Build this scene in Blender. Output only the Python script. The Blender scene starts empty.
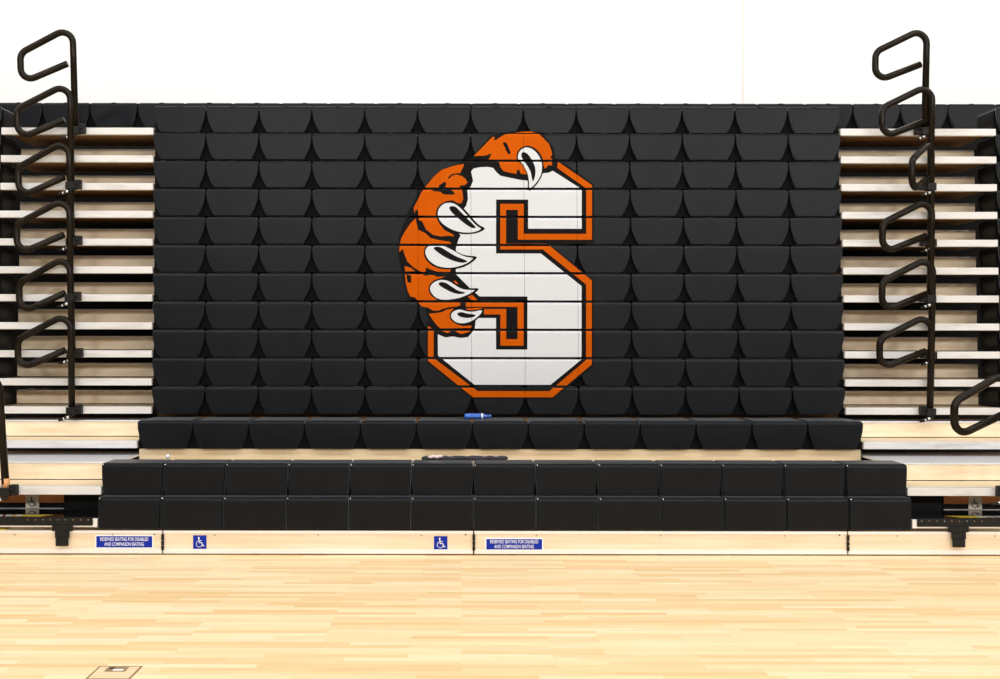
import bpy, bmesh, math, random
from mathutils import Vector, Matrix
from mathutils.geometry import tessellate_polygon

random.seed(7)
SC = bpy.context.scene
C = SC.collection
PI = math.pi

# ------------------------------------------------------------------ camera model (photograph 1000x679)
F, CX, CY, EYE = 1127.0, 462.0, 340.0, 1.57
def wx(px, Y): return (px - CX) * Y / F
def wz(py, Y): return EYE - (py - CY) * Y / F

# ------------------------------------------------------------------ materials
def mat(name, color, rough=0.5, metal=0.0, spec=0.5):
    m = bpy.data.materials.new(name); m.use_nodes = True
    b = m.node_tree.nodes['Principled BSDF']
    b.inputs['Base Color'].default_value = (*color, 1)
    b.inputs['Roughness'].default_value = rough
    b.inputs['Metallic'].default_value = metal
    b.inputs['Specular IOR Level'].default_value = spec
    return m
def nodes(m):
    nt = m.node_tree
    return nt, nt.nodes, nt.links, nt.nodes['Principled BSDF']

def noise_mat(name, c0, c1, scale=(1, 1, 1), nscale=5.0, detail=4.0, rough=0.5, metal=0.0, spec=0.5, bump=0.0, lo=0.35, hi=0.65, bscale=None):
    m = mat(name, c0, rough, metal, spec)
    nt, N, L, b = nodes(m)
    tc = N.new('ShaderNodeTexCoord'); mp = N.new('ShaderNodeMapping')
    oi = N.new('ShaderNodeObjectInfo')
    add = N.new('ShaderNodeVectorMath'); add.operation = 'ADD'
    mul = N.new('ShaderNodeVectorMath'); mul.operation = 'SCALE'; mul.inputs['Scale'].default_value = 37.0
    comb = N.new('ShaderNodeCombineXYZ')
    for i in range(3): L.new(oi.outputs['Random'], comb.inputs[i])
    L.new(comb.outputs[0], mul.inputs[0])
    L.new(tc.outputs['Object'], add.inputs[0]); L.new(mul.outputs[0], add.inputs[1])
    mp.inputs['Scale'].default_value = scale
    L.new(add.outputs[0], mp.inputs['Vector'])
    nz = N.new('ShaderNodeTexNoise'); nz.inputs['Scale'].default_value = nscale; nz.inputs['Detail'].default_value = detail
    L.new(mp.outputs[0], nz.inputs['Vector'])
    rp = N.new('ShaderNodeValToRGB')
    rp.color_ramp.elements[0].position = lo; rp.color_ramp.elements[0].color = (*c0, 1)
    rp.color_ramp.elements[1].position = hi; rp.color_ramp.elements[1].color = (*c1, 1)
    L.new(nz.outputs['Fac'], rp.inputs[0]); L.new(rp.outputs[0], b.inputs['Base Color'])
    if bump:
        n2 = N.new('ShaderNodeTexNoise'); n2.inputs['Scale'].default_value = bscale or 160.0; n2.inputs['Detail'].default_value = 3
        L.new(tc.outputs['Object'], n2.inputs['Vector'])
        bp = N.new('ShaderNodeBump'); bp.inputs['Strength'].default_value = bump; bp.inputs['Distance'].default_value = 0.002
        L.new(n2.outputs['Fac'], bp.inputs['Height']); L.new(bp.outputs[0], b.inputs['Normal'])
    return m

M = {}
M['seat'] = noise_mat('black_moulded_vinyl', (0.0028, 0.0036, 0.0052), (0.0042, 0.0053, 0.0074), (2, 2, 2), 3.0, 4, rough=0.36, spec=0.15, bump=0.05)
_b = M['seat'].node_tree.nodes['Principled BSDF']
_b.inputs['Sheen Weight'].default_value = 0.30; _b.inputs['Sheen Roughness'].default_value = 0.28; _b.inputs['Sheen Tint'].default_value = (0.9, 0.95, 1.0, 1)
M['shade_sheet'] = mat('notch_shade_black', (0.003, 0.003, 0.0035), 0.7, 0, 0.1)  # blacker than the seats: shade of the notch cavities put into the colour
M['under'] = noise_mat('brown_shaded_underside', (0.30, 0.155, 0.05), (0.22, 0.11, 0.035), (0.7, 9, 9), 4, 5, rough=0.55)  # brown underside, with the shade under the nosings put into the colour
M['dimple'] = mat('dark_dimple', (0.004, 0.004, 0.004), 0.6)
M['bolt'] = mat('bright_bolt', (0.75, 0.74, 0.72), 0.3, 0.9)
M['nosing'] = noise_mat('pale_nosing', (0.665, 0.65, 0.635), (0.50, 0.475, 0.45), (1.2, 6, 6), 2.6, 5, rough=0.42, spec=0.3, lo=0.5, hi=0.78)
M['ply'] = noise_mat('deck_plywood', (0.80, 0.66, 0.44), (0.70, 0.53, 0.33), (0.7, 9, 9), 4, 5, rough=0.45)
M['riser'] = noise_mat('riser_plywood', (0.95, 0.81, 0.60), (0.80, 0.63, 0.42), (0.8, 7, 7), 2.6, 6, rough=0.5, lo=0.36, hi=0.7)
M['tread'] = noise_mat('brushed_aluminium_tread', (0.80, 0.80, 0.81), (0.66, 0.66, 0.67), (1, 40, 40), 5, 3, rough=0.34, metal=0.35)
M['rail'] = noise_mat('black_enamel_tube', (0.008, 0.0055, 0.003), (0.014, 0.010, 0.006), (1, 1, 1), 8, 3, rough=0.25, spec=0.12)
M['iron'] = noise_mat('black_iron', (0.006, 0.0055, 0.005), (0.011, 0.010, 0.009), (1, 1, 1), 20, 3, rough=0.5, spec=0.2)
M['black'] = mat('matt_black_board', (0.004, 0.004, 0.0045), 0.55, 0, 0.15)
M['gloss'] = mat('glossy_black_deck', (0.006, 0.006, 0.007), 0.07, 0, 0.6)
M['amber'] = noise_mat('amber_lacquered_board', (0.93, 0.34, 0.06), (0.80, 0.25, 0.045), (1, 8, 8), 5, 4, rough=0.4)
M['white'] = mat('printed_white', (0.59, 0.605, 0.63), 0.5, 0, 0.1)
M['orange'] = noise_mat('printed_orange', (0.51, 0.086, 0.0008), (0.47, 0.077, 0.0008), (1, 1, 1), 4, 3, rough=0.55, spec=0.03)
M['ink'] = mat('printed_black', (0.0045, 0.004, 0.004), 0.5, 0, 0.06)
M['blue'] = mat('sign_blue', (0.005, 0.024, 0.33), 0.4, 0, 0.15)
M['signwhite'] = mat('sign_white', (0.86, 0.86, 0.88), 0.35)
M['signtan'] = mat('sign_tan', (0.85, 0.74, 0.60), 0.45)
M['yellow'] = mat('warning_yellow', (0.75, 0.58, 0.06), 0.45)
M['brass'] = mat('amber_sleeve', (0.62, 0.30, 0.12), 0.35)
M['board'] = noise_mat('maple_front_board', (0.84, 0.70, 0.52), (0.76, 0.59, 0.40), (0.5, 12, 12), 3, 5, rough=0.42)
M['strip'] = mat('pale_aluminium_strip', (0.82, 0.78, 0.74), 0.4, 0.1)
M['wall'] = noise_mat('painted_wall', (0.90, 0.885, 0.87), (0.88, 0.85, 0.825), (1, 1, 1), 0.35, 2, rough=0.75, spec=0.2)
M['joint'] = mat('wall_joint_strip', (0.80, 0.76, 0.70), 0.7)
M['steel'] = mat('dark_steel_understructure', (0.006, 0.006, 0.006), 0.7, 0.0, 0.1)
M['plate'] = noise_mat('plate_maple', (0.83, 0.66, 0.42), (0.74, 0.55, 0.32), (0.6, 14, 1), 4, 4, rough=0.4)
M['platerim'] = mat('brown_plate_rim', (0.30, 0.19, 0.10), 0.4)
M['platedark'] = mat('recess_dark', (0.05, 0.028, 0.015), 0.5)
M['bottleblue'] = mat('blue_plastic', (0.03, 0.12, 0.48), 0.2)
M['cloth'] = noise_mat('dark_cloth', (0.016, 0.015, 0.019), (0.035, 0.032, 0.038), (1, 1, 1), 20, 4, rough=0.8)
M['wrapper'] = mat('pale_pink_wrapper', (0.78, 0.58, 0.58), 0.4)

def floor_mat():
    m = mat('maple_strip_floor', (0.8, 0.6, 0.36), 0.5, 0, 0.2)
    nt, N, L, b = nodes(m)
    tc = N.new('ShaderNodeTexCoord')
    br = N.new('ShaderNodeTexBrick')
    br.inputs['Color1'].default_value = (0, 0, 0, 1); br.inputs['Color2'].default_value = (1, 1, 1, 1)
    br.inputs['Mortar'].default_value = (0.35, 0.35, 0.35, 1)
    br.inputs['Scale'].default_value = 1.0; br.inputs['Mortar Size'].default_value = 0.0008
    br.inputs['Mortar Smooth'].default_value = 0.3
    br.inputs['Brick Width'].default_value = 0.72; br.inputs['Row Height'].default_value = 0.058
    br.offset = 0.37; br.offset_frequency = 3; br.squash = 0.8; br.squash_frequency = 5
    L.new(tc.outputs['Object'], br.inputs['Vector'])
    rp = N.new('ShaderNodeValToRGB'); cr = rp.color_ramp
    cr.elements[0].position = 0.0; cr.elements[0].color = (0.76, 0.525, 0.265, 1)
    cr.elements[1].position = 1.0; cr.elements[1].color = (0.84, 0.705, 0.465, 1)
    e = cr.elements.new(0.3); e.color = (0.80, 0.595, 0.335, 1)
    e = cr.elements.new(0.65); e.color = (0.82, 0.655, 0.40, 1)
    L.new(br.outputs['Color'], rp.inputs[0])
    mp = N.new('ShaderNodeMapping'); mp.inputs['Scale'].default_value = (1.1, 26, 1)
    L.new(tc.outputs['Object'], mp.inputs['Vector'])
    nz = N.new('ShaderNodeTexNoise'); nz.inputs['Scale'].default_value = 2.2; nz.inputs['Detail'].default_value = 6
    L.new(mp.outputs[0], nz.inputs['Vector'])
    mx = N.new('ShaderNodeMix'); mx.data_type = 'RGBA'; mx.blend_type = 'MULTIPLY'; mx.inputs['Factor'].default_value = 0.55
    r2 = N.new('ShaderNodeValToRGB')
    r2.color_ramp.elements[0].position = 0.3; r2.color_ramp.elements[0].color = (0.90, 0.80, 0.66, 1)
    r2.color_ramp.elements[1].position = 0.6; r2.color_ramp.elements[1].color = (1, 1, 1, 1)
    L.new(nz.outputs['Fac'], r2.inputs[0])
    L.new(rp.outputs[0], mx.inputs[6]); L.new(r2.outputs[0], mx.inputs[7])
    L.new(mx.outputs[2], b.inputs['Base Color'])
    return m
M['floor'] = floor_mat()

# ------------------------------------------------------------------ mesh helpers
class MB:
    """collects shapes into one mesh, several material slots"""
    def __init__(s): s.bm = bmesh.new(); s.mats = []
    def mi(s, m):
        if m not in s.mats: s.mats.append(m)
        return s.mats.index(m)
    def box(s, x0, x1, y0, y1, z0, z1, m, bevel=0.0, seg=2, rot=None, pivot=None):
        i = s.mi(m)
        r = bmesh.ops.create_cube(s.bm, size=1.0)
        vs = r['verts']
        for v in vs:
            v.co = Vector(((x0+x1)/2 + v.co.x*(x1-x0), (y0+y1)/2 + v.co.y*(y1-y0), (z0+z1)/2 + v.co.z*(z1-z0)))
        fs = {f for v in vs for f in v.link_faces}
        if bevel:
            es = {e for v in vs for e in v.link_edges}
            rr = bmesh.ops.bevel(s.bm, geom=list(es), offset=bevel, segments=seg, affect='EDGES', profile=0.5)
            fs = {f for v in s.bm.verts if v.is_valid for f in v.link_faces if f in set(rr['faces'])} | {f for f in fs if f.is_valid}
            vs = list({v for f in fs for v in f.verts})
        for f in fs: f.material_index = i
        if rot is not None:
            bmesh.ops.transform(s.bm, matrix=Matrix.Translation(pivot) @ rot @ Matrix.Translation(-pivot), verts=vs)
        return s
    def loops(s, loops, m, cap=True, smooth=False):
        i = s.mi(m)
        R = [[s.bm.verts.new(p) for p in lp] for lp in loops]
        n = len(R[0])
        for a, b in zip(R, R[1:]):
            for k in range(n):
                f = s.bm.faces.new((a[k], a[(k+1) % n], b[(k+1) % n], b[k])); f.material_index = i; f.smooth = smooth
        if cap:
            f = s.bm.faces.new(R[0][::-1]); f.material_index = i
            f = s.bm.faces.new(R[-1]); f.material_index = i
        return s
    def tube(s, pts, r, m, n=12):
        pts = [Vector(p) for p in pts]
        tans = []
        for k in range(len(pts)):
            a = pts[max(k-1, 0)]; b = pts[min(k+1, len(pts)-1)]
            tans.append((b-a).normalized())
        up = Vector((0, 1, 0)) if abs(tans[0].y) < 0.9 else Vector((1, 0, 0))
        loops = []
        for p, t in zip(pts, tans):
            u = (up - t*up.dot(t)).normalized(); w = t.cross(u); up = u
            rr = r
            loops.append([p + u*math.cos(2*PI*k/n)*rr + w*math.sin(2*PI*k/n)*rr for k in range(n)])
        return s.loops(loops, m, True, True)
    def lathe_x(s, prof, c, m, n=16, ang=0.0):
        """revolve (x, r) profile about the X axis at point c"""
        ca, sa = math.cos(ang), math.sin(ang)
        loops = []
        for x, r in prof:
            lp = []
            for k in range(n):
                y, z = r*math.cos(2*PI*k/n), r*math.sin(2*PI*k/n)
                lp.append(Vector((c[0] + x*ca - y*sa, c[1] + x*sa + y*ca, c[2] + z)))
            loops.append(lp)
        return s.loops(loops, m, True, True)
    def ball(s, c, r, m, sc=(1, 1, 1), u=10, v=6):
        i = s.mi(m)
        mt = Matrix.Translation(c) @ Matrix.Diagonal((*sc, 1))
        rr = bmesh.ops.create_uvsphere(s.bm, u_segments=u, v_segments=v, radius=r, matrix=mt)
        for f in {f for q in rr['verts'] for f in q.link_faces}: f.material_index = i; f.smooth = True
        return s
    def poly(s, pts3, m, flip=False):
        i = s.mi(m)
        vs = [s.bm.verts.new(p) for p in pts3]
        f = s.bm.faces.new(vs[::-1] if flip else vs); f.material_index = i
        return s
    def mesh(s, name):
        me = bpy.data.meshes.new(name)
        bmesh.ops.recalc_face_normals(s.bm, faces=s.bm.faces[:])
        s.bm.to_mesh(me); s.bm.free()
        for m in s.mats: me.materials.append(m)
        return me
    def build(s, name, parent=None, loc=(0, 0, 0)):
        return link(name, s.mesh(name), parent, loc)

def link(name, data, parent=None, loc=(0, 0, 0), rot=(0, 0, 0)):
    o = bpy.data.objects.new(name, data); C.objects.link(o)
    o.location = loc; o.rotation_euler = rot
    if parent is not None: o.parent = parent
    return o
def tag(o, label, cat, group=None):
    o['label'] = label; o['category'] = cat
    if group: o['group'] = group
    return o
def thing(name, label, cat, loc=(0, 0, 0), group=None, rot=(0, 0, 0)):
    return tag(link(name, None, None, loc, rot), label, cat, group)
def structure(o):
    o['kind'] = 'structure'; return o

def fillet(pts, r, n=7):
    """round the inner corners of a polyline"""
    pts = [Vector(p) for p in pts]; out = [pts[0]]
    for a, b, c in zip(pts, pts[1:], pts[2:]):
        u = (a-b).normalized(); v = (c-b).normalized()
        th = u.angle(v); d = min(r/math.tan(th/2), (a-b).length*0.48, (c-b).length*0.48)
        rr = d*math.tan(th/2)
        cen = b + (u+v).normalized()*(rr/math.sin(th/2))
        p0, p1 = b+u*d, b+v*d
        e0, e1 = p0-cen, p1-cen
        tot = e0.angle(e1)
        for k in range(n+1):
            t = k/n
            out.append(cen + (e0*math.sin((1-t)*tot) + e1*math.sin(t*tot))/math.sin(tot))
    out.append(pts[-1])
    return out

# ------------------------------------------------------------------ dimensions of the bleacher
PITCH = 0.457
X0, X1 = -2.656, 3.285             # centre block of thirteen seats
AL, AR = -3.985, 4.613             # far sides of the two aisles
HSEAT, DSEAT, RISE = 0.235, 0.42, 0.2435
Z_FRONT = 0.421
def row_top(k):                                  # k = -3 front row ... 10 top of the closed stack, 11 rear row
    if k >= 11: return 3.843
    if k == 10: return 3.592
    if k >= 0: return 1.1695 + 0.2433*k
    return {-3: 0.421, -2: 0.659, -1: 0.909}[k]
def nosing_top(k):
    if k >= 0: return 0.9955 + 0.2406*k
    return {-2: 0.486, -1: 0.742}[k]
def row_y(k): return {-3: 8.22, -2: 8.30, -1: 9.21, 11: 10.80}.get(k, 9.64 + 0.010*k)
def row_x(k): return 0.314 - 0.0015*k if k >= 0 else 0.314

# ------------------------------------------------------------------ one moulded seat (front bottom centre at the origin)
def seat_mesh(notch, name, marks=False, depth=DSEAT):
    b = MB(); hw = PITCH/2 - 0.002
    n = 10
    def outline(ins):
        pts = []
        h, w = HSEAT, hw
        # left side bottom -> top, then right side top -> bottom
        side = []
        for k in range(n+1):
            t = k/n                                   # 0 bottom .. 1 top
            d = notch*max(0.0, (0.90-t)/0.90)**2.0
            side.append((w - d, h*t))
        L_ = [(-x, z) for x, z in side]
        # round the two upper corners
        rc = 0.014
        L_[-1] = (-(w), h-rc)
        top = [(-(w)+rc*(1-math.cos(a)), h-rc+rc*math.sin(a)) for a in (PI/6, PI/3, PI/2)]
        pts = L_ + top + [(-x, z) for x, z in top[::-1]] + [(-x, z) for x, z in L_[::-1]]
        out = []
        for x, z in pts:
            out.append((x*(1-0.3*ins/hw), ins + z*(1-2*ins/h) if False else z*(1-(ins*1.6)/h) + ins*0.3))
        return out
    prof = [(0.020, 0.0), (0.0125, 0.0025), (0.006, 0.008), (0.0015, 0.018), (0.0, 0.034), (0.0, 0.058), (0.0, 0.12), (0.0, depth-0.02), (0.008, depth)]
    tp = lambda y: 1 - (0.085 if notch > 0.05 else 0.0)*min(1.0, max(0.0, y-0.008)/0.05)      # the shell narrows behind its front lip
    loops = [[Vector((x*tp(y), y, z)) for x, z in outline(i)] for i, y in prof]
    b.loops(loops, M['seat'], True)
    # flattened finger dimple at the middle of the front top edge
    b.ball((0, 0.016, HSEAT-0.004), 0.028, M['dimple'], (1.0, 0.5, 0.2))
    if marks:
        b.ball((-hw+0.012, 0.010, HSEAT-0.012), 0.006, M['bolt'])
    me = b.mesh(name)
    return me
SEAT_NOTCH = seat_mesh(0.066, 'seat')
SEAT_SOFT = seat_mesh(0.012, 'seat_soft', True, 0.29)
SEAT_FLAT = seat_mesh(0.002, 'seat_flat', True)

# ------------------------------------------------------------------ the emblem, as polygons in photograph pixels
def P(ox, oy, s, pts): return [(ox + x/s, oy + y/s) for x, y in pts]
A1 = lambda p: P(460, 120, 9.7, p)
A2 = lambda p: P(395, 155, 9.7, p)
A3 = lambda p: P(395, 200, 9.7, p)
A4 = lambda p: P(395, 235, 9.7, p)
A5 = lambda p: P(395, 270, 9.7, p)
def smooth(p, it=2):
    """Chaikin rounding for the organic shapes"""
    for _ in range(it):
        q = []
        for (x0, y0), (x1, y1) in zip(p, p[1:]+p[:1]):
            q += [(x0*.75+x1*.25, y0*.75+y1*.25), (x0*.25+x1*.75, y0*.25+y1*.75)]
        p = q
    return p
EMB = []        # (layer, material key, polygon)
def emb(layer, m, p): EMB.append((layer, m, p))
# black printed ground under the letter and the paw
emb(0, 'ink', [(470,163),(557,158),(593.5,184),(593.5,244.3),(549.5,244.3),(593.5,279.6),(593.5,366),(553,399),(472.5,399),(426.4,362),(426.4,324),(445,300),(470,250)])
emb(0.5, 'ink', [(472,157),(490,136),(508,131.5),(541,131.5),(553,147),(556,162),(500,170),(480,200),(482,300),(476,334),(447,339),(430,326),(424,304),(408,299),(402,276),(398,253),(399,236),(408,212),(420,190),(440,170),(462,162)])
# white letter S
emb(1, 'white', [(470.8,171.5),(473.4,168.5),(479.6,167.2),(487.8,166.9),(493,167.9),(496,172),(500.2,175.7),(509.5,177.7),(519.8,179.8),(527,180.6),
    (538,176),(543.5,173),(547.6,172.8),(552.6,170.7),(581.5,189),(581.5,228.6),(528,228.6),(528,199.5),(495.9,199.5),(495.9,253.4),(540.7,253.4),
    (581.5,286),(581.5,359.3),(550.5,384.7),(474.5,384.7),(438,355.6),(437.8,334.4),(445.5,337.5),(452.7,336.5),(461,338),(468.2,337),(472.3,331.9),
    (474.9,327.7),(475.9,318),(496,318),(496,349.5),(527.4,349.5),(527.4,296.4),(479.5,296.4),(469.2,287.6),(455.8,274),(455.8,248.4),(459,237),
    (457,218),(463.5,209),(466,205.5),(467.7,199.3),(467.2,190),(470.8,186),(472.8,180.8)])
# orange outline of the letter (upper right arm, notch, diagonal, right side, bottom, left side)
emb(2, 'orange', [(557.6,161.4),(591.8,185.0),(591.8,239.6),(517.7,239.6),(517.7,209.8),(505.9,209.8),(505.9,243.6),(547.0,243.6),(591.8,280.3),
    (591.8,364.3),(552.6,397.2),(473.0,397.2),(428.0,361.0),(428.0,326.0),(433.7,329.5),(433.7,358.0),(477.6,391.0),(549.6,391.0),(586.1,359.9),(586.1,284.4),
    (542.8,249.4),(500.1,249.4),(500.1,203.8),(523.5,203.8),(523.5,233.7),(586.1,233.7),(586.1,188.3),(557.0,167.8)])
emb(2, 'orange', [(465.8,301.2),(523.6,301.2),(523.6,345.6),(500.4,345.6),(500.4,314.4),(484.0,314.4),(484.0,308.9),(506.2,308.9),(506.2,339.1),(517.5,339.1),(517.5,306.8),(465.8,306.8)])
# top paw digit
emb(3, 'orange', A1([(130,350),(310,165),(335,163),(325,196),(350,190),(430,140),(500,128),(600,113),(680,110),(760,130),(800,170),(860,230),(885,300),(890,340),(872,360),(890,380),(890,440),(860,435),(822,472),(806,430),(740,400),(640,525),(560,522),(480,512),(420,495),(390,460),(375,400),(275,385),(305,325),(240,345)]))
emb(4, 'ink', smooth(A1([(425,212),(450,222),(470,270),(492,320),(470,337),(450,310),(428,255),(410,225)])))
emb(4, 'ink', smooth(A1([(552,482),(578,482),(578,512),(600,524),(540,524)]), 1))
emb(5, 'ink', smooth(A1([(542,360),(556,300),(600,258),(655,246),(715,265),(765,308),(800,370),(808,440),(798,535),(752,615),(700,668),(668,692),(654,660),(655,580),(640,500),(600,430),(556,398)])))
emb(6, 'white', smooth(A1([(556,350),(576,298),(620,266),(664,266),(714,290),(760,338),(788,400),(796,450),(786,532),(742,605),(690,657),(666,662),(668,590),(652,510),(615,440),(585,402),(564,388)])))
emb(7, 'ink', smooth(A1([(590,345),(598,312),(628,310),(664,338),(704,400),(728,460),(731,530),(705,610),(694,560),(684,500),(650,440),(608,388)])))
# second digit
emb(3, 'orange', A2([(668,88),(600,96),(520,120),(450,145),(380,205),(300,300),(250,370),(212,450),(180,510),(186,565),(205,530),(222,590),(225,635),(265,660),(300,740),(350,780),(430,800),(520,795),(580,797),(560,770),(480,730),(430,670),(405,610),(405,540),(440,480),(500,446),(560,440),(600,465),(640,470),(660,430),(655,380),(645,335),(620,300),(680,290),(702,265),(670,215),(625,195),(640,150),(660,115)]))
emb(4, 'ink', A2([(510,218),(550,185),(610,175),(670,190),(702,228),(690,240),(650,206),(600,190),(555,198),(520,232)]))
emb(4, 'ink', A2([(420,300),(480,258),(497,275),(485,310),(560,350),(582,380),(540,386),(470,382),(440,357),(358,350),(370,338),(430,330)]))
emb(4, 'ink', A2([(600,465),(640,470),(664,430),(700,430),(690,490),(664,520),(640,510)]))
emb(5, 'ink', smooth(A3([(393,130),(406,80),(448,30),(510,12),(572,16),(624,46),(684,100),(744,168),(802,238),(880,275),(845,302),(770,327),(680,333),(600,324),(518,294),(448,244),(406,192)])))
emb(6, 'white', smooth(A3([(410,130),(423,85),(463,38),(520,25),(572,33),(622,68),(674,120),(734,190),(792,255),(845,280),(772,312),(690,318),(608,308),(528,278),(458,230),(423,185)])))
emb(7, 'ink', smooth(A3([(520,80),(538,58),(584,62),(624,103),(684,163),(744,225),(790,270),(755,276),(698,248),(628,192),(558,132)])))
# dark crease between second and third digits
emb(4, 'ink', A3([(196,90),(222,105),(228,190),(265,212),(302,290),(370,340),(440,354),(520,348),(590,355),(618,325),(636,345),(602,402),(560,408),(430,382),(348,366),(300,322),(268,292),(222,284),(202,200)]))
# third digit
emb(3, 'orange', A3([(205,172),(225,290),(290,320),(345,370),(430,390),(530,405),(548,428),(480,440),(440,440),(340,440),(290,500),(300,580),(360,640),(450,665),(540,675),(530,700),(400,694),(340,672),(300,655),(292,706),(240,692),(180,655),(120,600),(95,540),(75,475),(40,508),(44,440),(60,370),(100,300),(150,225)]))
emb(5, 'ink', smooth(A3([(277,500),(292,452),(330,426),(392,420),(464,427),(534,458),(604,508),(684,540),(806,545),(766,592),(684,644),(602,669),(500,676),(398,659),(326,612),(286,562)])))
emb(6, 'white', smooth(A3([(290,505),(303,463),(345,438),(400,436),(467,443),(542,478),(622,525),(692,555),(765,560),(732,592),(672,627),(590,652),(500,660),(408,643),(343,602),(303,552)])))
emb(7, 'ink', smooth(A3([(366,468),(393,452),(442,455),(522,508),(602,553),(688,583),(702,602),(650,612),(568,593),(488,558),(418,512)])))
emb(4, 'ink', A4([(455,410),(590,380),(720,510),(690,520),(600,440),(560,430),(540,455),(520,430)]))
# fourth digit
emb(3, 'orange', A4([(92,302),(150,318),(195,352),(100,354)]))
emb(3, 'orange', A5([(93,36),(250,36),(300,58),(340,48),(450,60),(520,62),(440,80),(380,100),(335,150),(325,200),(350,250),(410,296),(225,300),(190,265),(150,260),(125,210),(105,130)]))
emb(4, 'ink', A5([(108,42),(155,52),(157,126),(122,120)]))
emb(4, 'ink', A5([(360,36),(520,30),(480,62),(400,66)]))
emb(3, 'orange', A5([(565,100),(590,108),(612,138),(590,135)]))
emb(5, 'ink', smooth(A5([(322,185),(337,132),(388,92),(460,78),(534,92),(594,137),(662,172),(740,177),(822,176),(784,218),(702,263),(620,288),(520,301),(418,293),(356,252)])))
emb(6, 'white', smooth(A5([(335,190),(348,143),(399,105),(460,94),(528,108),(582,149),(652,188),(740,195),(782,194),(722,232),(640,267),(560,284),(480,290),(418,282),(368,247)])))
emb(7, 'ink', smooth(A5([(418,135),(438,114),(492,123),(552,163),(612,203),(694,219),(640,236),(578,228),(508,198),(438,157)])))
emb(3, 'orange', A5([(700,255),(742,235),(800,292),(742,292)]))
# fifth digit and the band that joins it to the letter
emb(3, 'orange', A5([(218,308),(630,308),(635,340),(600,355),(530,360),(470,375),(420,395),(370,395),(320,365),(260,355)]))
emb(3, 'orange', A5([(690,372),(845,366),(842,378),(760,396),(700,394)]))
emb(3, 'orange', A5([(325,425),(400,417),(450,410),(500,385),(570,373),(545,410),(530,450),(550,490),(600,528),(660,544),(745,538),(735,562),(440,567),(410,540),(370,490)]))
emb(3, 'orange', A5([(445,588),(545,590),(512,612)])); emb(3, 'orange', A5([(575,588),(700,582),(742,590),(700,606),(640,622)]))
emb(5, 'ink', smooth(A5([(525,440),(542,402),(580,376),(640,366),(692,387),(760,392),(870,368),(856,412),(804,474),(742,514),(660,534),(588,524),(541,487)])))
emb(6, 'white', smooth(A5([(539,440),(557,408),(600,386),(640,382),(692,402),(760,406),(852,384),(834,422),(787,467),(732,502),(660,520),(593,510),(552,476)])))
emb(7, 'ink', smooth(A5([(592,425),(640,404),(692,422),(776,430),(784,450),(712,468),(636,458)])))

def clip_tri(tri, x0, x1, z0, z1):
    p = list(tri)
    for ax, lim, keep in ((0, x0, 1), (0, x1, -1), (1, z0, 1), (1, z1, -1)):
        q = []
        for a, b in zip(p, p[1:]+p[:1]):
            da, db = keep*(a[ax]-lim), keep*(b[ax]-lim)
            if da >= 0: q.append(a)
            if (da > 0 > db) or (da < 0 < db):
                t = da/(da-db); q.append((a[0]+(b[0]-a[0])*t, a[1]+(b[1]-a[1])*t))
        p = q
        if len(p) < 3: return None
    return p

def emblem_piece(cx, zb, Y):
    """the part of the printed emblem that lies on one seat; seat-local coordinates"""
    b = MB(); cnt = 0
    hw = PITCH/2 - 0.0012
    h = HSEAT; strips = [(0.004, h-0.026, 0.0, 0.0), (h-0.026, h-0.01625, 0.0, 0.0025), (h-0.01625, h-0.0085, 0.0025, 0.0075)]
    for layer, key, poly in EMB:
        pts = [((px-CX)*Y/F - cx, EYE-(py-CY)*Y/F - zb) for px, py in poly]
        if max(p[0] for p in pts) < -hw or min(p[0] for p in pts) > hw: continue
        if max(p[1] for p in pts) < 0 or min(p[1] for p in pts) > HSEAT: continue
        tris = tessellate_polygon([[Vector((x, z, 0)) for x, z in pts]])
        for t in tris:
            tri = [pts[i] for i in t]
            ar = (tri[1][0]-tri[0][0])*(tri[2][1]-tri[0][1]) - (tri[2][0]-tri[0][0])*(tri[1][1]-tri[0][1])
            if abs(ar) < 1e-9: continue
            if ar < 0: tri = tri[::-1]
            for s0, s1, y0, y1 in strips:
                c = clip_tri(tri, -hw, hw, s0, s1)
                if not c: continue
                off = -0.0006 - 0.0004*layer
                v3 = [(x, y0 + (y1-y0)*((z-s0)/(s1-s0)) + off, z) for x, z in c]
                b.poly(v3, M[key]); cnt += 1
    if not cnt: b.bm.free(); return None
    me = bpy.data.meshes.new('printed_emblem')
    b.bm.to_mesh(me); b.bm.free()
    for m in b.mats: me.materials.append(m)
    return me

# ------------------------------------------------------------------ rows
GROUP = 'closed bleacher rows'
def add_seats(root, k, xs, mesh, emblem=False):
    Y, zb = row_y(k), root.location.z
    for x in xs:
        o = link('seat', mesh, root, (x - root.location.x, random.uniform(-0.0015, 0.0015), 0), (0, 0, random.uniform(-0.002, 0.002)))
        if emblem:
            o.location.y = 0; o.rotation_euler = (0, 0, 0)
            me = emblem_piece(x, zb, Y)
            if me: link('printed_emblem', me, o)['label'] = 'printed orange, white and black emblem'
def centre(k): return [row_x(k) + PITCH*(i-6) for i in range(13)]
def shade_sheet(root, x0, x1, top=0.03):
    """added dark sheet behind the seat fronts, for the shade in the notches"""
    MB().box(x0, x1, 0.055, 0.063, 0.001, HSEAT-top, M['shade_sheet']).build('notch_shade_sheet', root)

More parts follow.
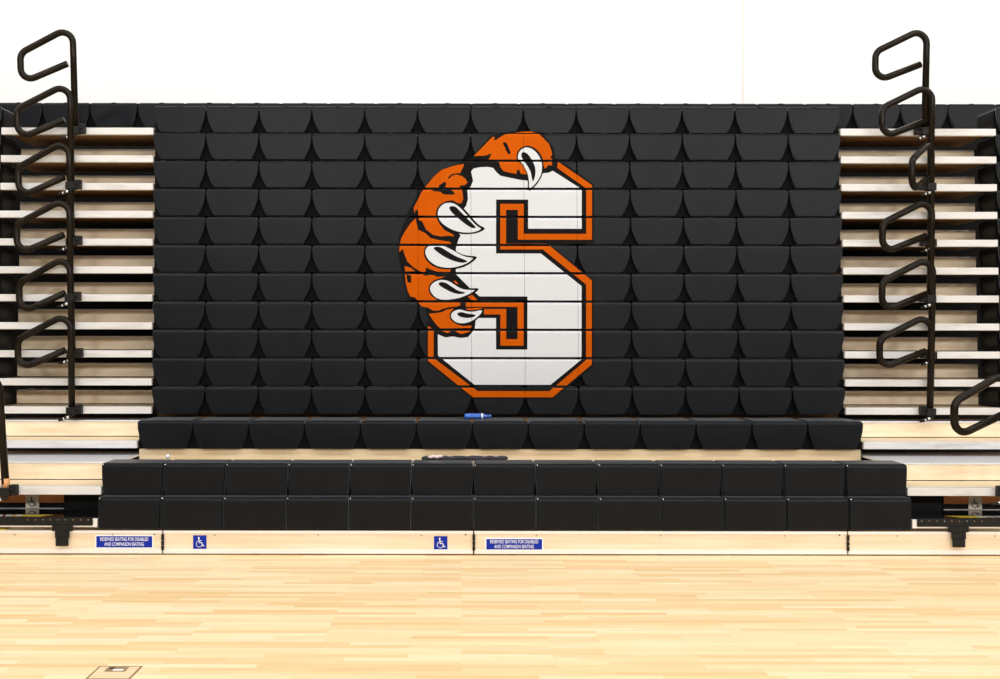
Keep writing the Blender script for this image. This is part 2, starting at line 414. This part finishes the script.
def deck_box(x0, x1, y0, y1, z0, z1):
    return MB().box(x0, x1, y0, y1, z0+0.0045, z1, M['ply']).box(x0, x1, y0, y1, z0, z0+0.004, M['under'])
def aisle_parts(root, k, x0, x1, depth_step=0.75, step_back=0.42, step=True):
    """nosing, deck and half-height aisle step between two blocks of seats; local z = 0 at the seat bottom"""
    rx = root.location.x; a, b_ = x0-rx, x1-rx
    n = nosing_top(k) - root.location.z
    MB().box(a, b_, 0.0, 0.045, n-0.060, n, M['nosing'], 0.004).build('nosing', root)
    deck_box(a, b_, 0.064, 0.75, n-0.032, n-0.002).box(a, b_, 0.0455, 0.0635, n-0.032, n-0.0025, M['steel']).build('deck', root)
    if step:
        h = 0.108 if k >= 0 else 0.122
        st = MB().box(a+0.012, b_-0.004, step_back, step_back+0.022, n+0.005, n+h, M['riser']).box(a+0.012, b_-0.004, step_back+0.004, step_back+0.020, n-0.0015, n+0.005, M['steel']).build('step', root)
        MB().box(a+0.012, b_-0.004, step_back-0.006, step_back+depth_step-0.42, n+h+0.001, n+h+0.017, M['tread'], 0.003).build('tread', st)

ROWLABEL = {
    10: 'topmost row of the closed seat stack, plain black above the painted emblem',
    9: 'second stacked seat row from the top, printed with the orange crown of the paw',
    8: 'third stacked seat row from the top, printed with the tip of the hooked top claw',
    7: 'fourth stacked seat row from the top, crossing the upper half of the largest claw',
    6: 'fifth stacked seat row from the top, crossing the tip of the largest left claw',
    5: 'sixth stacked seat row from the top, printed with the second left claw',
    4: 'seventh stacked seat row from the top, printed with the third left claw',
    3: 'eighth stacked seat row from the top, printed with the smallest lowest claw',
    2: 'third stacked seat row from the bottom, printed with the foot of the lower notch',
    1: 'second stacked seat row from the bottom, printed with the slanted lower corners of the letter',
    0: 'lowest row of the closed seat stack, printed with the bottom orange bar of the letter'}
for k in range(0, 11):
    root = thing('bleacher_row', ROWLABEL[k], 'bleacher row', (row_x(k), row_y(k), row_top(k)-HSEAT), GROUP)
    add_seats(root, k, centre(k), SEAT_NOTCH, emblem=True)
    add_seats(root, k, [AL - PITCH/2, AR + PITCH/2], SEAT_NOTCH)
    HW = 6.5*PITCH
    aisle_parts(root, k, AL, row_x(k)-HW, step=k < 10); aisle_parts(root, k, row_x(k)+HW, AR, step=k < 10)
    shade_sheet(root, -HW+0.003, HW-0.003)
    shade_sheet(root, AR-root.location.x+0.003, AR-root.location.x+PITCH); shade_sheet(root, AL-root.location.x-PITCH, AL-root.location.x-0.003)
    deck_box(-HW, HW, DSEAT+0.004, 0.75, 0.045, 0.075).build('foot_board', root)
    if k == 0:
        MB().box(-HW, HW, 0.20, 0.22, -0.245, -0.003, M['under']).build('riser_board', root)  # its shade is put into the colour; the lower riser board is plain plywood

# rear row along the wall
root = thing('bleacher_row', 'rearmost full-width black seat row along the top against the white wall', 'bleacher row', (0.314, 10.80, row_top(11)-HSEAT), GROUP)
add_seats(root, 11, [X0 + PITCH*(i+0.5) for i in range(-5, 19)], SEAT_NOTCH)
shade_sheet(root, X0-0.314-5*PITCH, X0-0.314+19*PITCH, -0.001)
MB().box(X0-0.314-5*PITCH, X0-0.314+19*PITCH, 0.05, 0.45, -0.04, -0.004, M['ply']).build('foot_board', root)
MB().box(X0-0.314-5*PITCH, X0-0.314+19*PITCH, 0.06, 0.085, -0.20, -0.042, M['steel']).build('riser_board', root)

# the row that is pulled out a little below the stack
HW = 6.5*PITCH
root = thing('bleacher_row', 'short black seat row pulled forward just under the stack, blue bottle on top', 'bleacher row', (row_x(-1), row_y(-1), row_top(-1)-HSEAT), GROUP)
add_seats(root, -1, centre(-1), SEAT_NOTCH)
shade_sheet(root, -HW+0.003, HW-0.003)
aisle_parts(root, -1, AL, row_x(-1)-HW, 0.75); aisle_parts(root, -1, row_x(-1)+HW, AR, 0.75)
MB().box(-HW, HW, 0.07, 0.09, -0.245, -0.003, M['ply']).build('riser_board', root)

# second row
root = thing('bleacher_row', 'upper of the two wide black seat rows at the front', 'bleacher row', (row_x(-2), row_y(-2), row_top(-2)-HSEAT), GROUP)
add_seats(root, -2, centre(-2), SEAT_SOFT)
shade_sheet(root, -HW+0.003, HW-0.003)
aisle_parts(root, -2, AL, row_x(-2)-HW, 1.25); aisle_parts(root, -2, row_x(-2)+HW, AR, 1.25)
deck_box(-HW, HW, DSEAT+0.004, 0.95, 0.045, 0.075).build('foot_board', root)

# front row with its open wheelchair bays
FY, FZ = row_y(-3), row_top(-3)-HSEAT
root = thing('bleacher_row', 'front row of black seats just above the pale wood base boards', 'bleacher row', (0.314, FY, FZ), GROUP)
add_seats(root, -3, centre(-3), SEAT_FLAT)
for side, (a, b_) in (('l', (AL-0.3, X0-0.004)), ('r', (X1+0.004, AR+0.3))):
    s = -1 if side == 'l' else 1
    a -= 0.314; b_ -= 0.314
    dk = MB().box(a, b_, 0.035, 0.50, 0.015, 0.076, M['gloss']).build('bay_deck', root); dk['label'] = 'glossy black bay deck'
    MB().box(a, b_, 0.004, 0.034, 0.014, 0.076, M['strip'], 0.002).build('nosing', root)
    inner = X0-0.314 if s < 0 else X1-0.314
    # black guard bar in front of the nosing, with rivets, and the T shaped hanger
    x_in = inner + s*0.035
    bar = MB()
    bar.box(min(x_in, x_in+s*1.6), max(x_in, x_in+s*1.6), -0.012, 0.003, 0.028, 0.086, M['iron'], 0.003)
    for q in range(9):
        bar.ball((x_in + s*(0.03+q*0.055), -0.013, 0.070), 0.0032, M['bolt'] if q % 3 == 0 else M['brass'], (1, 0.5, 1))
    bar.build('guard_bar', root)
    hx = (wx(63.6, FY) if s < 0 else wx(957.6, FY)) - 0.314
    h = MB()
    h.box(hx-0.075, hx+0.075, -0.024, -0.0125, -0.01, 0.03, M['iron'], 0.003)
    h.box(hx-0.052, hx+0.052, -0.030, -0.0145, -0.06, -0.0105, M['iron'], 0.004)
    h.box(hx-0.045, hx+0.045, -0.034, -0.016, -0.118, -0.0605, M['iron'], 0.004)
    h.ball((hx-0.03, -0.033, -0.02), 0.006, M['iron']); h.ball((hx+0.03, -0.033, -0.02), 0.006, M['iron'])
    h.build('hanger', root)
    # back board of the bay: amber strip over black, pale bottom bead
    bb = MB(); y0 = 0.50
    bb.box(a, b_, y0, y0+0.02, 0.077, 0.121, M['black'])
    bb.build('bay_back', root)
    MB().box(a, b_, y0-0.004, y0+0.02, 0.1215, 0.205, M['amber']).build('amber_strip', root)
    MB().box(a, b_, y0-0.006, y0-0.001, 0.077, 0.0805, M['strip']).build('bead', root)
    MB().box(a, b_, y0-0.003, y0-0.0005, 0.100, 0.108, M['steel']).build('dark_bead', root)
    # black end panel beside the seats
    ex = (wx(65, 8.62) if s < 0 else wx(943, 8.62)) - 0.314
    ep = MB()
    ep.box(min(ex, inner), max(ex, inner), 0.40, 0.42, 0.077, 0.215, M['black'])
    ep.box(ex-0.004, ex+0.004, 0.392, 0.3995, 0.077, 0.215, M['steel'])
    ep.build('end_panel', root)
    # worn yellow and white warning sticker on the deck
    st = MB(); zc = 0.0775
    yx = (wx(30, 8.37) if s < 0 else wx(972, 8.37)) - 0.314
    wx0 = (wx(5, 8.37) if s < 0 else wx(995, 8.37)) - 0.314
    st.poly([(yx-0.16, 0.10, zc), (yx+0.10, 0.10, zc), (yx+0.17, 0.19, zc), (yx-0.12, 0.19, zc)] if s < 0 else
            [(yx-0.10, 0.10, zc), (yx+0.10, 0.10, zc), (yx+0.12, 0.19, zc), (yx-0.19, 0.19, zc)], M['yellow'])
    for q in range(4):
        xx = wx0 - 0.12 + q*0.07
        st.poly([(xx, 0.10+0.01*(q % 2), zc+0.0006), (xx+0.05, 0.10, zc+0.0006), (xx+0.03, 0.18, zc+0.0006), (xx-0.02, 0.185, zc+0.0006)], M['signwhite'])
    st.build('warning_sticker', root)['label'] = 'worn yellow and white warning sticker'

# ------------------------------------------------------------------ base boards
BX = [AL-0.35, wx(163, FY), wx(474, FY), wx(848, FY), AR+0.35]
BL = ['long pale wood base board left of the blue lettered sign joint, running out of frame',
      'pale wood base board carrying both small blue wheelchair stickers',
      'longest pale wood base board, under the right half of the front seats',
      'pale wood base board under the right wheelchair bay, no stickers on it']
BL[0] = 'pale wood base board under the left wheelchair bay, with a blue lettered sign'
for i in range(4):
    x0, x1 = BX[i]+0.005, BX[i+1]-0.005
    if i == 0: x0 = BX[0]
    cx = (x0+x1)/2
    r = thing('base_board', BL[i], 'base board', (cx, FY+0.005, 0), 'base boards under the front row')
    a, b_ = x0-cx, x1-cx
    MB().box(a, b_, 0.0, 0.022, 0.010, 0.176, M['board'], 0.002).build('board', r)
    MB().box(a, b_, -0.006, -0.0005, 0.156, 0.176, M['strip'], 0.001).build('top_strip', r)
    MB().box(a, b_, -0.008, -0.0005, 0.010, 0.042, M['strip'], 0.001).build('bottom_strip', r)
    f = MB()
    for q in range(5):
        xx = a + (b_-a)*(q+0.5)/5
        f.box(xx-0.03, xx+0.03, 0.03, 0.09, 0.0, 0.16, M['steel'])
    f.build('foot', r)
    if i:
        d = MB()
        for z0, z1 in ((0.036, 0.068), (0.072, 0.105), (0.109, 0.152)):
            d.box(a-0.014, a+0.006, -0.014, -0.0085, z0, z1, M['iron'], 0.001)
        d.box(a-0.0095, a-0.0005, 0.012, 0.018, 0.014, 0.172, M['black'])
        d.build('joint_clip', r)
    s = MB()
    for q in range(3):
        xx = a + (b_-a)*(q+0.5)/3
        s.ball((xx, -0.006, 0.145), 0.004, M['steel'])
    s.ball((b_-0.055, -0.006, 0.150), 0.005, M['steel'])
    s.build('screw', r)

tag(MB().box(wx(-30, FY), wx(6, FY), 0.0, 0.10, 0.0, 0.006, M['yellow'], 0.002).build('caution_tape', None, (0, FY+0.006, 0.1765)), 'short strip of yellow tape on the base board at the far left edge', 'tape')
# ------------------------------------------------------------------ signs
def strokes(b, pts, w, y, m):
    for (x0, z0), (x1, z1) in zip(pts, pts[1:]):
        d = Vector((x1-x0, z1-z0)); L_ = d.length or 1e-6; d /= L_; n = Vector((-d.y, d.x))*w/2; e = d*w*0.3
        q = [Vector((x0, z0))-e+n, Vector((x0, z0))-e-n, Vector((x1, z1))+e-n, Vector((x1, z1))+e+n]
        b.poly([(v.x, y, v.y) for v in q], m)
def wheelchair(b, s, y, m):
    """access symbol inside a square of half-size s"""
    n = 12
    cx, cz = -0.16*s, 0.68*s
    b.poly([(cx+0.14*s*math.cos(2*PI*k/n), y, cz+0.14*s*math.sin(2*PI*k/n)) for k in range(n)], m)
    strokes(b, [(-0.14*s, 0.50*s), (-0.10*s, -0.08*s), (0.32*s, -0.10*s), (0.52*s, -0.62*s), (0.68*s, -0.56*s)], 0.15*s, y, m)
    strokes(b, [(-0.12*s, 0.24*s), (0.28*s, 0.22*s)], 0.12*s, y, m)
    c0, c1, R = -0.08*s, -0.28*s, 0.48*s
    strokes(b, [(c0+R*math.cos(a), c1+R*math.sin(a)) for a in [math.radians(118+k*18) for k in range(13)]], 0.13*s, y, m)

def text_child(body, size, loc, parent):
    cu = bpy.data.curves.new('lettering', 'FONT'); cu.body = body; cu.size = size
    cu.align_x = 'CENTER'; cu.align_y = 'CENTER'; cu.extrude = 0.0002; cu.offset = size*0.004; cu.space_line = 1.0
    cu.materials.append(M['signwhite'])
    t = bpy.data.objects.new('lettering', cu); C.objects.link(t)
    bpy.context.view_layer.update()
    me = bpy.data.meshes.new_from_object(t.evaluated_get(bpy.context.evaluated_depsgraph_get()))
    bpy.data.objects.remove(t)
    xs = [v.co.x for v in me.vertices]; k = 0.350/(max(xs)-min(xs))
    for v in me.vertices: v.co.x *= k
    return link('lettering', me, parent, loc, (PI/2, 0, 0))
SY = FY + 0.005 - 0.0035
def letter_sign(px, py, w, h, label):
    r = thing('seating_sign', label, 'sign', (wx(px, FY), SY, wz(py, FY)), 'blue signs on the base boards')
    MB().box(-w/2, w/2, 0.0, 0.003, -h/2, h/2, M['signwhite'], 0.001).build('border', r)
    MB().box(-w/2+0.009, w/2-0.009, -0.0012, -0.0001, -h/2+0.009, h/2-0.009, M['blue']).build('face', r)
    text_child('RESERVED SEATING FOR DISABLED\nAND COMPANION SEATING', 0.036, (0, -0.0018, 0.0), r)
letter_sign(124.5, 542.3, 0.425, 0.100, 'blue two-line lettered sign under the left end of the front seats')
letter_sign(514.5, 544.2, 0.425, 0.094, 'blue two-line lettered sign near the middle, just right of a board joint')
def chair_sticker(px, py, label):
    r = thing('access_sticker', label, 'sticker', (wx(px, FY), SY, wz(py, FY)), 'wheelchair stickers on the base boards')
    MB().box(-0.049, 0.049, 0.0, 0.002, -0.049, 0.049, M['blue'], 0.0008).build('face', r)
    b = MB(); wheelchair(b, 0.046, -0.0008, M['signwhite']); b.build('symbol', r)
chair_sticker(200, 542.5, 'small blue wheelchair sticker to the right of the left lettered sign')
chair_sticker(441, 543.0, 'small blue wheelchair sticker just left of the middle lettered sign')
def bay_sign(px, label):
    Y = FY+0.490
    r = thing('access_sign', label, 'sign', (wx(px, Y), Y, FZ+0.129), 'wheelchair signs in the bays')
    MB().box(-0.052, 0.052, 0.0, 0.003, -0.051, 0.051, M['signtan'], 0.001).build('face', r)
    b = MB(); wheelchair(b, 0.046, -0.0008, M['ink']); b.build('symbol', r)
bay_sign(32.5, 'small tan wheelchair sign at the back of the left black bay')
bay_sign(975.5, 'small tan wheelchair sign at the back of the right black bay')

# ------------------------------------------------------------------ handrails
path = fillet([(0, 0, -0.01), (0, 0, 0.872), (-0.448, 0, 0.640), (-0.448, 0, 0.382), (-0.05, 0, 0.546)], 0.090)
_b = MB(); _b.tube(path, 0.0285, M['rail']); TUBE = _b.mesh('tube')
_b = MB()
_b.box(-0.04, 0.04, -0.04, 0.035, -0.035, 0.030, M['iron'], 0.006)
_b.box(0.03, 0.085, -0.025, 0.034, -0.028, 0.050, M['iron'], 0.006)
_b.ball((0.058, -0.028, 0.012), 0.012, M['iron'])
CLAMP = _b.mesh('clamp')
_b = MB()
_b.tube([(0.02, -0.03, -0.040), (-0.015, -0.035, -0.052), (-0.07, -0.04, -0.075), (-0.10, -0.04, -0.080)], 0.010, M['iron'], 8)
_b.tube([(-0.012, -0.036, -0.052), (-0.034, -0.037, -0.060)], 0.0125, M['bolt'], 8)
_b.tube([(-0.05, -0.038, -0.066), (-0.062, -0.039, -0.071)], 0.0125, M['bolt'], 8)
PIN = _b.mesh('pin')
def handrail(px, k, label, group, lean=0.0, yaw=0.0, dy=0.0, mirror=False, base_px=None):
    Y = row_y(k) - 0.040 - dy
    z = nosing_top(k) - 0.030
    r = thing('handrail', label, 'handrail', (wx(px, Y), Y, z), group)
    t = link('tube', TUBE, r, (0, 0, {10: 0.028, 8: 0.016, 6: 0.008, 4: -0.010, 2: -0.024, 0: -0.032, -2: 0.028}.get(k, 0)), (0, lean, yaw))
    c = link('clamp', CLAMP, r, (0, 0, 0))
    p = link('pin', PIN, r, (0, 0, 0), (0, 0, 0))
    if mirror: c.rotation_euler = (0, 0, 0); c.scale = (-1, 1, 1)
    return r
lab = ['topmost', 'second from the top', 'third from the top', 'fourth from the top', 'fifth from the top', 'lowest']
LPX = [75, 71, 71.5, 70.5, 72.5, 72]
RPX = [924.5, 930, 930.5, 930, 931, 930]
LYAW = [0.05, 0.05, -0.03, 0.03, -0.04, 0.03]
RYAW = [0.06, 0.12, 0.84, 0.15, 0.10, 0.05]
for i in range(6):
    k = 10 - 2*i
    handrail(LPX[i], k, '%s looped black handrail in the left aisle column' % lab[i], 'left aisle handrails', lean=-0.028 if i % 2 == 0 else -0.012, yaw=LYAW[i], dy=0.012*(i % 2))
    handrail(RPX[i], k, '%s looped black handrail in the right aisle column' % lab[i], 'right aisle handrails', lean=0.020, yaw=RYAW[i], dy=0.012*(i % 2), mirror=True)
handrail(6, -2, 'black handrail post at the far left edge, nearest the floor on that side', 'front handrails', lean=-0.07)
handrail(1009, -2, 'black handrail loop reaching in from the right edge low over the steps', 'front handrails', lean=0.0, yaw=0.20, mirror=True)
for o in [o for o in bpy.data.objects if o.name.startswith('handrail')][-2:]:
    o.children[1].scale.x *= 1.5
    b = MB(); b.tube([(0, 0, 0.02), (0, 0, 0.095)], 0.029, M['brass']); b.build('sleeve', o)['label'] = 'amber coloured sleeve'

# ------------------------------------------------------------------ litter on the seats
zA, zB = row_top(-1), row_top(-2)
b_ = thing('plastic_bottle', 'small blue plastic bottle lying on the row under the stack', 'bottle', (wx(477, 9.40), 9.40, zA+0.001))
r_ = 0.024
MB().lathe_x([(-0.105, 0.012), (-0.10, 0.022), (-0.09, r_), (-0.03, r_), (-0.02, r_*0.92), (-0.01, r_), (0.03, r_), (0.06, r_*0.8), (0.085, 0.013), (0.10, 0.012)], (0, 0, r_), M['bottleblue'], 18, 0.06).build('body', b_)
MB().lathe_x([(0.036, r_+0.001), (0.050, r_*0.9+0.001)], (0, 0, r_), M['signwhite'], 18, 0.06).build('label_band', b_)
MB().lathe_x([(0.098, 0.013), (0.120, 0.013)], (0, 0.005, r_), M['bottleblue'], 14, 0.06).build('cap', b_)
b_ = MB(); rr = random.Random(3)
for q in range(14):
    t = q/13
    b_.ball((wx(428+t*74, 8.64), 8.63 + rr.uniform(-0.02, 0.02), zB+0.006), 0.04, M['cloth'], (1.3, 0.9, 0.34+0.22*rr.random()), 10, 6)
tag(b_.build('dropped_cloth'), 'dark rumpled cloth lying along the back of the upper wide front row', 'cloth')
b_ = MB()
for q in range(4):
    b_.ball((wx(431+q*3, 8.57), 8.555 + rr.uniform(-0.006, 0.006), zB+0.022+0.005*(q % 2)), 0.020, M['wrapper'], (1.2, 0.7, 0.6), 8, 5)
tag(b_.build('candy_wrapper'), 'pale pink crumpled wrapper beside the dark cloth', 'wrapper')
b_ = MB(); b_.lathe_x([(-0.012, 0.014), (-0.010, 0.017), (0.010, 0.017), (0.012, 0.015)], (0, 0, 0.018), M['signwhite'], 14)
tag(b_.build('bottle_cap', None, (wx(168, 8.6), 8.6, zB+0.001)), 'tiny white cap left on the upper wide front row near its left end', 'cap')

# ------------------------------------------------------------------ floor plate
fx0, fx1, fy1 = wx(100, 5.41), wx(143, 5.41), 5.41
fx, fw = (fx0+fx1)/2, (fx1-fx0)
r = thing('floor_plate', 'square brown-rimmed cover plate set in the wood floor at lower left', 'floor plate', (fx, fy1-fw/2, 0))
b = MB()
t = 0.009
for x0, x1, y0, y1 in ((-fw/2, fw/2, fw/2-t, fw/2), (-fw/2, fw/2, -fw/2, -fw/2+t), (-fw/2, -fw/2+t, -fw/2+t, fw/2-t), (fw/2-t, fw/2, -fw/2+t, fw/2-t)):
    b.box(x0, x1, y0, y1, 0.0006, 0.003, M['platerim'])
b.build('rim', r)
MB().box(-fw/2+t, fw/2-t, -fw/2+t, fw/2-t, 0.0006, 0.0022, M['plate']).build('insert', r)
b = MB(); px0, px1 = -0.055, 0.045
b.box(px0, px1, 0.012, 0.090, 0.0024, 0.0030, M['platerim'])
b.box(px0+0.036, px1-0.014, 0.026, 0.048, 0.0031, 0.0042, M['signwhite'])
b.box(px0+0.012, px0+0.034, 0.052, 0.082, 0.0031, 0.0044, M['platedark'])
b.build('pull', r)

# ------------------------------------------------------------------ room
structure(MB().box(-9, 10, -4, 11.45, -0.05, 0.0, M['floor']).build('floor'))
structure(MB().box(-9, 10, 11.32, 11.45, 0.0, 9.0, M['wall']).build('wall_back'))
jx = wx(743, 11.31)
structure(MB().box(jx-0.010, jx+0.010, 11.312, 11.319, 0.0, 9.0, M['joint']).build('trim_1'))
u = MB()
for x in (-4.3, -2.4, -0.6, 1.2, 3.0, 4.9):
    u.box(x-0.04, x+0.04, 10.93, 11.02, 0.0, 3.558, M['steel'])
u.box(-5.0, 5.9, 10.90, 10.925, 0.0, 3.558, M['steel'])  # added dark panel, closes the stack behind so its inside stays dark
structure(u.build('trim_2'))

# ------------------------------------------------------------------ light
W = bpy.data.worlds.new('gym_light'); SC.world = W; W.use_nodes = True
nt = W.node_tree; bg = nt.nodes['Background']; bg.inputs[1].default_value = 0.30
tc = nt.nodes.new('ShaderNodeTexCoord'); sp = nt.nodes.new('ShaderNodeSeparateXYZ'); rp = nt.nodes.new('ShaderNodeValToRGB')
nt.links.new(tc.outputs['Generated'], sp.inputs[0]); nt.links.new(sp.outputs['Z'], rp.inputs[0]); nt.links.new(rp.outputs[0], bg.inputs[0])
cr = rp.color_ramp
cr.elements[0].position = 0.0; cr.elements[0].color = (0.70, 0.69, 0.67, 1)
cr.elements[1].position = 1.0; cr.elements[1].color = (1.5, 1.5, 1.5, 1)
def area(x, y, z, sx, sy, power, tgt, color=(1, 0.985, 0.965)):
    l = bpy.data.lights.new('high_bay_lamp', 'AREA'); l.shape = 'RECTANGLE'; l.size = sx; l.size_y = sy
    l.energy = power; l.color = color
    o = bpy.data.objects.new('high_bay_lamp', l); C.objects.link(o); o.location = (x, y, z)
    o.rotation_euler = (Vector(tgt)-Vector((x, y, z))).to_track_quat('-Z', 'Y').to_euler()
for x in (-10, -5, 0, 5, 10):
    area(x, 6.8, 9.0, 4.9, 1.2, 340, (x, 7.6, 0))           # lamp rows over the court in front of the bleacher
    area(x, 0.0, 9.0, 4.9, 1.2, 330, (x, 3.0, 0))
for x in (-6, 3, 12, 21):
    area(x, -17.0, 8.2, 3.0, 1.6, 1620, (x*0.2, 10, 2.0))   # lamps over the far half of the gym

# ------------------------------------------------------------------ camera
cam = bpy.data.cameras.new('camera'); co = bpy.data.objects.new('camera', cam); C.objects.link(co)
cam.sensor_width = 36; cam.lens = F*36/1000
cam.shift_x = (500-CX)/1000; cam.shift_y = (CY-339.5)/1000
co.location = (0, 0, EYE); co.rotation_euler = (PI/2, math.radians(-0.08), 0)
cam.clip_end = 100
SC.camera = co
SC.view_settings.view_transform = 'Standard'; SC.view_settings.look = 'None'
SC.view_settings.gamma = 1.0; SC.view_settings.exposure = -0.80; SC.view_settings.use_curve_mapping = False
